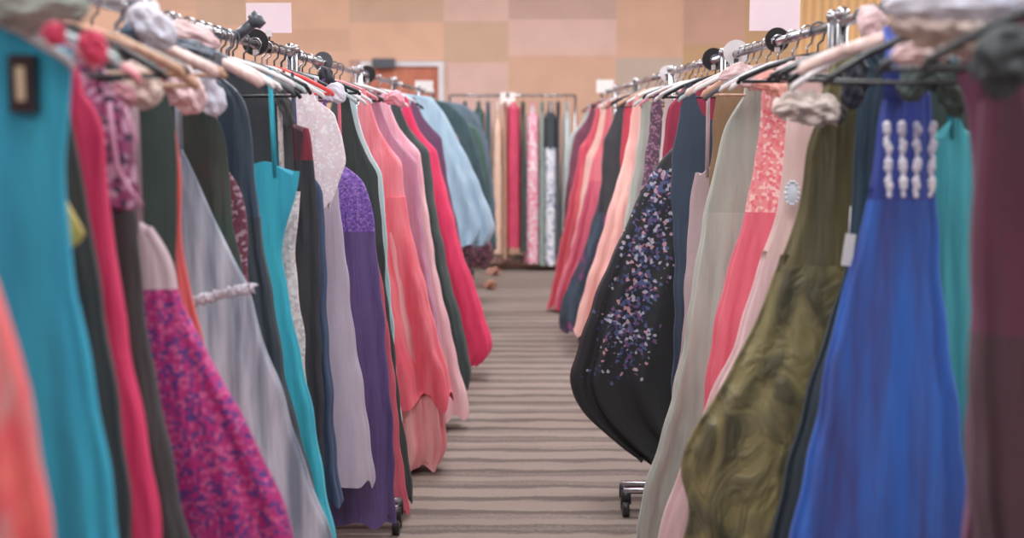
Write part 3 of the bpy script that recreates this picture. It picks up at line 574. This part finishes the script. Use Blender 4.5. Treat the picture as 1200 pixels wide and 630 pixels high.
# beading on the royal blue gown
root = ROOTS['royal blue gown'][0]; R = random.Random(3)
SILV = mat('silver_beads', (226, 222, 232), 'hard', (160, 160, 190), rough=.3)
for cxp in (1031, 1048, 1065, 1083):
    m = MB()
    for j in range(16):
        p = local('royal blue gown', cxp + (cxp - 1057) * (-.004) * j + R.uniform(-1.5, 1.5), 147 + j * 5.3, 2.5)
        k_ = 1.0 if j % 4 in (0, 1) else .62
        m.ball((p.x, -.052, p.z), .0098 * k_ * R.uniform(.85, 1.1), sx=.8, sy=.4, sz=1.0, nu=8, nv=6)
    m.build('beading', SILV, root)
m = MB()
p0 = local('royal blue gown', 1042, 20, 2.5); p1 = local('royal blue gown', 1040, 70, 2.5); p2 = local('royal blue gown', 1043, 110, 2.5)
m.tube([(p0.x, -.01, p0.z - .02), (p1.x, -.03, p1.z), (p2.x, -.02, p2.z - .01)], [.014, .013, .02], 8, flat=.35); m.build('shoulder_strap', MC[('royal_blue_bodice', 'satin')], root)
# price tag, brooch, gold trim, gathered waist
root = ROOTS['midnight blue gown'][0]; p = local('midnight blue gown', 993, 292, root.location.y - .065)
m = MB(); m.box(-.011, .011, -.001, .001, -.034, .034, rot=Matrix.Rotation(.12, 3, 'Y'), c=(p.x, p.y - .01, p.z)); t = m.build('price_tag', CARDW, root, smooth=False); t['label'] = 'white price tag'
m = MB(); m.tube([(p.x, p.y - .01, p.z + .03), (p.x + .012, p.y + .03, p.z + .09)], .0012, 5); m.build('tag_string', WHITEP, t)
root = ROOTS['blush gown with brooch'][0]; p = local('blush gown with brooch', 928, 226, root.location.y - .05)
m = MB(); m.ball((p.x, p.y, p.z), .019, sx=.85, sy=.35, sz=1.5, nu=16, nv=10)
for k in range(14): a_ = 2 * PI * k / 14; m.ball((p.x + .017 * math.cos(a_), p.y - .004, p.z + .029 * math.sin(a_)), .004, nu=6, nv=4)
t = m.build('brooch', mat('pale_brooch', (214, 220, 232), 'hard', (240, 240, 246), rough=.25), root); t['label'] = 'pale silver oval brooch'
root = ROOTS['silver floral ball gown'][0]; m = MB(); R = random.Random(9)
m.tube([local('silver floral ball gown', 212 + k * 1.42, 356 - k * .32 + R.uniform(-2.5, 2.5), 2.775) for k in range(61)], [R.uniform(.006, .015) for k in range(61)], 10, flat=.6)
m.build('waist_ruffle', mat('ruffle_silver', (206, 200, 212), 'tie', (176, 176, 188)), root)
# bolero trim
root = ROOTS['plum bolero'][0]; m = MB()
m.tube([local('plum bolero', x, y, 2.09) for x, y in ((128, 120), (132, 160), (137, 195), (150, 220), (166, 241))], .0045, 6)
m.tube([local('plum bolero', x, y, 2.09) for x, y in ((146, 125), (158, 160), (152, 200))], .004, 6)
m.build('pale_trim', mat('bolero_trim', (222, 170, 194), 'satin', (200, 130, 164)), root)

# ------------------------------------------------------------------ loose soft garments draped over hangers and rails
def drape(px_pts, d, rad, label, material, name='shrug', cat='shrug', seed=1, group='soft garments bunched along the rails', dd=None):
    R = random.Random(seed); P3 = []
    base = at(*px_pts[0], d)
    root = base.copy()
    for i, (x, y) in enumerate(px_pts):
        dist = d + (dd[i] if dd else 0); P3.append(at(x, y, dist) - root)
    # resample
    out = []; rr = []
    K = 8
    for i in range(len(P3) - 1):
        for k in range(K):
            u = k / K; out.append(P3[i].lerp(P3[i + 1], u)); r_ = rad[i] + (rad[i + 1] - rad[i]) * u; rr.append(r_)
    out.append(P3[-1]); rr.append(rad[-1])
    out = [out[0]] + [(out[i - 1] + out[i] * 2 + out[i + 1]) / 4 for i in range(1, len(out) - 1)] + [out[-1]]
    m = MB(); NS = 60; m.tube(out, rr, NS, flat=.75)
    ph = [R.uniform(0, 6.28) for _ in range(4)]
    n = len(out)
    for i in range(n):
        for k in range(NS):
            idx = i * NS + k; q = 2 * PI * k / NS; v = Vector(m.v[idx]); c = out[i]
            f = 1 + .16 * math.sin(5 * q + ph[0] + i * .25) + .10 * math.sin(9 * q + ph[1] - i * .4) + .10 * math.sin(i * .9 + ph[2] + 2 * q) + .13 * abs(math.sin(7 * q + i * .55 + ph[3])) - .09 * abs(math.sin(11 * q - i * .7))
            e = min(1, min(i, n - 1 - i) / 3 + .35)
            m.v[idx] = tuple(c + (v - c) * f * e)
    o = m.build(name, material, None, loc=root); return tag(o, label, cat, group)
CREAM = mat('cream_knit', (232, 206, 194), 'tie', (206, 178, 168)); PINKC = mat('pink_cream', (240, 206, 206), 'tie', (222, 180, 184))
LAV = mat('lavender_white', (226, 222, 236), 'tie', (196, 196, 216)); BEIGE = mat('beige_chiffon', (206, 180, 168), 'satin', (184, 162, 152))
drape([(146, 74), (160, 92), (170, 106), (184, 122)], 2.34, [.012, .026, .028, .020], 'cream satin shrug with tan sleeve bunched on the rail above the bolero', CREAM, seed=2)
drape([(186, 78), (205, 92), (222, 112), (234, 132)], 2.70, [.014, .034, .034, .018], 'pale blush ruffled shrug bunched above the dark green gown', PINKC, seed=3)
drape([(222, 84), (236, 98), (250, 118), (254, 136)], 2.92, [.012, .026, .028, .016], 'lavender grey ruffled shrug beside the pale blush shrug', LAV, seed=4)
drape([(128, 100), (142, 112), (160, 120)], 2.28, [.012, .02, .012], 'dusty pink silk collar bunched above the plum bolero', mat('dusty_pink_silk', (206, 140, 150), 'satin', (186, 112, 128)), name='silk_collar', cat='collar', seed=5)
drape([(62, 26), (64, 40), (66, 54)], 1.68, [.012, .013, .009], 'small bright pink satin bow standing over the teal gown', mat('hot_pink_satin', (230, 52, 96), 'satin', (206, 40, 84)), name='satin_bow', cat='bow', seed=6)
drape([(102, 36), (107, 50), (114, 64), (124, 74)], 1.70, [.012, .016, .014, .008], 'bright pink satin bow over the crimson sleeved gown', MC[('hot_pink_satin', 'satin')], name='satin_bow', cat='bow', seed=7)
drape([(150, 14), (168, 24), (190, 40), (205, 52)], 2.5, [.02, .034, .03, .012], 'pale lilac chiffon scarf thrown over the rail at the top left', LAV, name='scarf', cat='scarf', seed=8)
drape([(-8, 8), (30, 12), (70, 6), (105, 12)], 1.72, [.02, .024, .022, .012], 'grey green chiffon scarf along the rail at the top left corner', mat('grey_green_chiffon', (150, 158, 150), 'tie', (110, 126, 118)), name='scarf', cat='scarf', seed=9)
drape([(178, 34), (205, 38), (232, 44), (258, 54)], 2.9, [.014, .026, .024, .010], 'pinkish white gauze scarf lying on the rail below the slanted arm', PINKC, name='scarf', cat='scarf', seed=10)
drape([(1042, 22), (1075, 30), (1110, 38), (1140, 46), (1162, 34)], 1.84, [.012, .022, .028, .024, .010], 'beige chiffon shrug spread over the hangers at the top right', BEIGE, seed=11)
drape([(1045, 66), (1070, 62), (1095, 62), (1116, 58)], 1.9, [.010, .015, .014, .008], 'pale pink folded sleeve lying over the royal blue gown', PINKC, name='folded_sleeve', cat='shrug', seed=12)
drape([(1035, 8), (1080, 4), (1130, 6), (1180, 12), (1205, 4)], 1.78, [.012, .016, .018, .016, .012], 'lavender white tulle scarf along the rail in the top right corner', LAV, name='scarf', cat='scarf', seed=13)
drape([(1172, 30), (1180, 60), (1192, 80), (1206, 92)], 1.62, [.02, .04, .04, .03], 'black green velvet wrap hanging in the top right corner', mat('dark_velvet', (50, 60, 60), 'tie', (40, 44, 50)), name='velvet_wrap', cat='wrap', seed=14)
drape([(1060, 118), (1072, 96), (1090, 84), (1108, 92), (1120, 118), (1122, 138)], 2.4, [.018, .024, .026, .026, .022, .012], 'dark green velvet collar arching over the aqua gown', mat('dark_green_velvet', (52, 68, 64), 'tie', (40, 46, 52)), name='velvet_collar', cat='collar', seed=15)
drape([(908, 88), (930, 84), (960, 78), (990, 74), (1006, 62)], 3.1, [.014, .022, .024, .022, .012], 'pale pink gauze scarf along the rail above the blush gown', PINKC, name='scarf', cat='scarf', seed=16)
drape([(905, 130), (925, 122), (950, 128), (972, 130), (992, 138)], 2.8, [.012, .026, .032, .028, .014], 'cream and black ruffled collar on top of the blush gown', mat('cream_black', (214, 196, 186), 'tie', (70, 68, 66), (226, 206, 196)), name='ruffled_collar', cat='collar', seed=17)
drape([(1008, 38), (1022, 30), (1034, 40)], 2.62, [.018, .036, .018], 'pink white tulle bow on the rail left of the royal blue strap', PINKC, name='tulle_bow', cat='bow', seed=18)
drape([(1012, 70), (1004, 84), (1000, 110), (996, 128)], 2.68, [.012, .022, .024, .012], 'dark navy satin bow on the shoulder of the midnight gown', mat('dark_navy_satin', (40, 44, 66), 'satin', (30, 34, 48)), name='satin_bow', cat='bow', seed=19)
drape([(842, 92), (862, 88), (884, 92), (902, 104)], 3.85, [.012, .03, .03, .012], 'pink satin shrug lying across the hangers over the sage gown', PINKC, seed=20)
drape([(884, 100), (900, 92), (912, 104), (918, 118)], 3.5, [.014, .026, .022, .010], 'peach ruffle collar on top of the coral beaded gown', mat('peach_ruffle', (246, 176, 160), 'tie', (236, 132, 128)), name='ruffled_collar', cat='collar', seed=21)
drape([(378, 112), (392, 108), (404, 118)], 4.1, [.012, .028, .014], 'white tulle bow on the shoulder of the white lace jacket', LAV, name='tulle_bow', cat='bow', seed=22)
drape([(450, 118), (462, 114), (474, 124)], 5.6, [.014, .028, .014], 'pink tulle bow on the shoulder of the coral tulle gown', mat('pink_tulle', (242, 160, 176), 'tie', (232, 130, 150)), name='tulle_bow', cat='bow', seed=23)

drape([(141, 36), (170, 44), (205, 55), (240, 64), (264, 72), (282, 88)], 2.45, [.010, .018, .020, .018, .015, .010], 'dark slate satin stole draped along the left rail towards the slanted arm', mat('slate_satin', (62, 84, 104), 'satin', (46, 56, 70)), name='satin_stole', cat='stole', seed=24, dd=[0, .1, .25, .4, .55, .68])
drape([(378, 78), (384, 94), (380, 108), (388, 116)], 4.35, [.014, .024, .022, .012], 'black velvet bow on the left rail above the violet gown', mat('black_velvet', (46, 44, 54), 'tie', (36, 36, 44)), name='velvet_bow', cat='bow', seed=25)
drape([(318, 104), (328, 112), (336, 128), (340, 150)], 3.5, [.010, .018, .016, .010], 'black ribbon knot before the black blazer dress', mat('black_ribbon', (48, 48, 54), 'tie', (86, 82, 84)), name='ribbon_knot', cat='bow', seed=26)

# ------------------------------------------------------------------ spare hangers filling the rails
def spare(side, d, colour, label, rz=0, span=.2, drop=None):
    h = hanger(RL if side == 'L' else RR, d, colour, 'x', rz, span, drop); h['label'] = label; h['group'] = 'empty hangers on the racks'
sp = [('L', 1.83, 'clear', 'clear plastic hanger sticking out over the crimson sleeved gown', .03, .23), ('L', 2.34, 'black', 'empty black hanger between plum bolero and sequin gown', .0, .2),
      ('L', 3.30, 'white', 'empty white hanger above the turquoise gown', .1, .21), ('L', 3.46, 'black', 'empty black hanger right above the ivory lace dress', -.05, .2),
      ('L', 4.0, 'red', 'empty red hanger behind the round size divider on the left rail', .02, .21), ('L', 4.08, 'clear', 'empty clear hanger in front of the lilac grey gown', .1, .2),
      ('L', 4.32, 'black', 'empty black hanger between the lilac and the violet gown', -.1, .2), ('L', 5.1, 'white', 'empty white hanger just before the coral tulle gown', .08, .2),
      ('L', 5.55, 'black', 'empty black hanger just behind the coral tulle gown', -.08, .2), ('L', 6.85, 'white', 'empty white hanger between the dark evening gown and the scarlet gown', .06, .2),
      ('R', 2.3, 'black', 'empty black hanger in front of the royal blue gown', .05, .2), ('R', 3.4, 'white', 'empty white hanger between blush gown and coral beaded gown', .1, .2),
      ('R', 3.78, 'grey', 'empty grey hanger between coral beaded gown and sage gown', -.05, .2), ('R', 4.12, 'white', 'empty white hanger just behind the sage gown', .05, .2),
      ('R', 5.55, 'white', 'empty white hanger behind the cream chiffon gown', .08, .2), ('R', 5.98, 'pink', 'empty pink hanger behind the plum patterned dress', 0, .2),
      ('R', 6.95, 'black', 'empty black hanger just behind the peach pink gown', .08, .2)]
for s_ in sp: spare(*s_[:4], rz=s_[4], span=s_[5])

# ------------------------------------------------------------------ round size dividers, sign cards
def divider(side, px, py, r, colour, label, white=False):
    rail = RL if side == 'L' else RR; d = abs(rail) * FPX / abs(px - 610)
    o = thing('size_divider', label, 'size divider', (rail, d, RZ), 'round size dividers on the rails')
    m = MB(); K = 28; ri = .0135
    for (rr, yy) in ((ri, -.003), (r, -.003), (r, .003), (ri, .003)):
        for k in range(K): a_ = 2 * PI * k / K; m.v.append((rr * math.cos(a_), yy, rr * math.sin(a_) + (0 if rr == ri else .006)))
    for j in range(4):
        for k in range(K): m.f.append((j * K + k, j * K + (k + 1) % K, ((j + 1) % 4) * K + (k + 1) % K, ((j + 1) % 4) * K + k)); m.m.append(0)
    m.build('disc', HM[colour], o, smooth=False)
    m = MB(); m.box(-.008, .008, -.0045, -.0032, -r * .8, -.015); m.build('sticker', CARDW if colour != 'white' else GREYM, o, smooth=False)
divider('L', 303, 58, .040, 'black', 'black round size divider with white sticker on the left rail')
divider('L', 349, 67, .02, 'grey', 'small grey divider ring on the left rail beside the black one')
divider('L', 381, 76, .04, 'grey', 'dark grey round size divider further along the left rail')
divider('L', 432, 90, .045, 'black', 'black round divider on the left rail before the door')
divider('R', 833, 66, .044, 'black', 'black round size divider beside the white one on the right rail')
divider('R', 859, 66, .044, 'white', 'white round size divider on the right rail')
divider('R', 906, 52, .036, 'black', 'black round size divider below the pink card on the right rail')
divider('R', 780, 84, .04, 'white', 'farthest white round size divider on the right rail')
def sign(px, py, wpx, hpx, d, label, material, rail_x=None):
    c = at(px, py, d); w_ = wpx * d / FPX / 2; h_ = hpx * d / FPX / 2; rx = rail_x if rail_x is not None else c.x
    o = thing('sign_card', label, 'sign', (c.x, d, RZ), 'sign cards standing on the rails')
    z = c.z - RZ
    m = MB(); m.box(-w_, w_, -.0015, .0015, z - h_, z + h_); m.build('card', material, o, smooth=False)
    m = MB(); m.tube([(rx - c.x, 0, .01), (0, .004, z - h_ * .2)], .003, 6); m.build('wire_stem', GREYM, o)
    m = MB(); m.box(rx - c.x - .012, rx - c.x + .012, -.016, .016, -.016, .022); m.build('clip', BLACKM, o, smooth=False)
    m = MB(); m.box(-.008, .008, -.006, .006, z - h_ - .012, z - h_ + .008); m.build('card_holder', WHITEP, o, smooth=False)
sign(315, 21, 52, 34, 4.12, 'pale pink sign card standing above the left rail', CARD)
sign(908, 18, 58, 35, 3.85, 'pale pink sign card standing above the right rail', CARD)
sign(497, 101, 21, 13, 10.65, 'small white sign card on the left rail before the wooden door', CARDW, RL)
sign(709, 101, 20, 15, 11.2, 'small white sign card near the far end of the right rail', CARDW, RR)
sign(595, 115, 17, 13, EY - .02, 'small white sign card on the rack across the aisle end', CARDW)

# ------------------------------------------------------------------ gowns on the rack across the end
def end_gown(px, wpx, y0, y1, short, label, material, skirt=None, waist=.4, hang='white', thick=.2, long=True):
    c = at(px, y0, EY - .2); zt = min(NECK - .03, at(px, y0, EY - .2).z); zb = max(.05, at(px, y1, EY - .2).z)
    x = at(px, y0, EY).x; hw = wpx * EY / FPX / 2
    zb = max(.06, zb - .05); o = thing('gown', label, 'dress', (x, EY, zb), 'gowns on the rack across the aisle end'); H = zt - zb
    seed = int(px)
    def fx(z): u = (H - z) / H; return (-(.15 + .10 * u), .15 + .10 * u)
    def ft(z): u = (H - z) / H; return hw * (.66 + .13 * u)
    def pl(z): return .003 + .009 * (H - z) / H
    def head(z):
        if z > H: u = (z - H) / max(.001, NECK - zb - H); return (-(.15 - .1 * u), .15 - .1 * u)
        return fx(z)
    wz = H - waist if long else 0
    m = MB(); shell(m, [NECK - zb, (NECK - zb + H) / 2] + [H - (H - wz) * i / 14 for i in range(15)], head, lambda z: (ft(z) if z <= H else .02), pl, n=64, seed=seed, swap=True)
    m.build('bodice' if long else 'body', material, o)
    if long:
        m = MB(); shell(m, [wz + .01 - (wz + .01) * i / 24 for i in range(25)], fx, lambda z: ft(z) + .004, pl, n=64, seed=seed + 1, swap=True); m.build('skirt', skirt or material, o)
    hanger(x, EY, hang, short, rz=PI / 2)
end_gown(561, 20, 132, 285, 'bottle green end gown', 'bottle green gown at the left of the rack across the aisle end', P('end_green', (60, 90, 84)), hang='black')
end_gown(583, 17, 150, 290, 'peach end gown', 'peach gown between green gown and crimson gown on the end rack', P('end_peach', (240, 196, 172)), hang='white')
end_gown(602, 23, 126, 284, 'crimson end gown', 'tall crimson gown on the rack across the aisle end', P('end_crimson', (216, 60, 96), (200, 44, 84)), hang='pink')
end_gown(624, 22, 138, 302, 'pink floral end gown', 'pink and white floral gown on the end rack', M('end_pink_floral', (246, 170, 190), 'floral', (250, 222, 230), (240, 120, 150), scale=.35), hang='clear')
end_gown(645, 21, 138, 304, 'white floral end gown', 'white and blue patterned gown with black top on the end rack', P('end_black', (50, 56, 64)), M('end_white_floral', (236, 232, 240), 'floral', (206, 208, 224), (132, 140, 168), scale=.35), waist=.3, hang='white')
end_gown(545, 14, 130, 280, 'dark navy end gown', 'dark navy gown, leftmost on the end rack', P('end_navy', (58, 66, 84)), hang='grey')
end_gown(572, 9, 140, 292, 'dark teal end gown', 'dark teal gown between bottle green and peach gown on the end rack', P('end_teal', (56, 84, 96)), hang='grey')
end_gown(592, 6, 150, 296, 'tan end gown', 'narrow tan gown between peach and crimson gown on the end rack', P('end_tan', (196, 150, 124)), hang='black')
end_gown(613, 6, 145, 290, 'dark green end gown', 'narrow dark green gown right of the crimson gown on the end rack', P('end_dark', (58, 76, 70)), hang='black')
end_gown(635, 6, 150, 306, 'mint end gown', 'narrow mint grey gown between the two patterned gowns on the end rack', P('end_mint', (150, 170, 160)), hang='black')
end_gown(654, 5, 146, 296, 'charcoal end gown', 'narrow charcoal gown right of the white patterned gown on the end rack', P('end_charcoal', (70, 72, 80)), hang='black')
end_gown(664, 14, 142, 300, 'silver end gown', 'silver grey gown, rightmost on the end rack', P('end_silver', (196, 200, 200)), hang='black')

# ------------------------------------------------------------------ shoes on the carpet
def shoe(px, py, colour, label, rz, L=.23):
    p = at(px, py, 3); d_ = 3 * 1.5 / (1.5 - p.z); q = at(px, py, d_)
    o = thing('shoe', label, 'shoe', (q.x, q.y, 0), 'shoes left on the carpet', rz)
    m = MB(); n = 14
    for j in range(n + 1):
        u = j / n; y = -L / 2 + L * u; wd = .018 + .022 * math.sin(PI * min(1, u * .55 + .2)) - (.02 * max(0, u - .85) / .15)
        for k in range(8): a_ = 2 * PI * k / 8; m.v.append((wd * math.cos(a_), y, .006 + .006 * math.sin(a_) + .055 * max(0, 1 - u * 2) ** 1.3))
    for j in range(n):
        for k in range(8): m.f.append((j * 8 + k, j * 8 + (k + 1) % 8, (j + 1) * 8 + (k + 1) % 8, (j + 1) * 8 + k)); m.m.append(0)
    m.build('sole', colour, o)
    for y0, h in ((.05, .04), (-.04, .06)):
        m = MB(); m.tube([(.034 * math.cos(t), y0 + .01 * math.sin(t), .012 + h * math.sin(t)) for t in [PI * i / 10 for i in range(11)]], .009, 6)
        m.build('strap', colour, o)
    m = MB(); m.tube([(0, -L / 2 + .02, .06), (0, -L / 2 + .012, .0)], [.014, .008], 8); m.build('heel', colour, o)
shoe(588, 308, mat('pale_pink_leather', (246, 206, 204), 'hard'), 'pale pink strappy shoe on the carpet before the crimson end gown', 1.2)
shoe(578, 322, mat('peach_leather', (232, 170, 150), 'hard'), 'peach high-heeled shoe on the carpet beyond the scarlet gown', .6)
shoe(574, 338, mat('tan_leather', (216, 160, 134), 'hard'), 'tan high-heeled shoe nearest of the shoes left of the aisle', .3)
DK = mat('dark_leather', (52, 44, 50), 'hard')
shoe(603, 305, DK, 'black shoe on the carpet under the crimson end gown', 1.0)
shoe(622, 307, DK, 'black shoe on the carpet under the pink floral end gown', 1.4)
shoe(641, 307, mat('green_leather', (50, 74, 60), 'hard'), 'dark green shoe on the carpet under the white patterned end gown', 1.7)
shoe(560, 311, mat('burgundy_leather', (110, 44, 58), 'hard'), 'burgundy shoe beside the far end of the left row', .9)
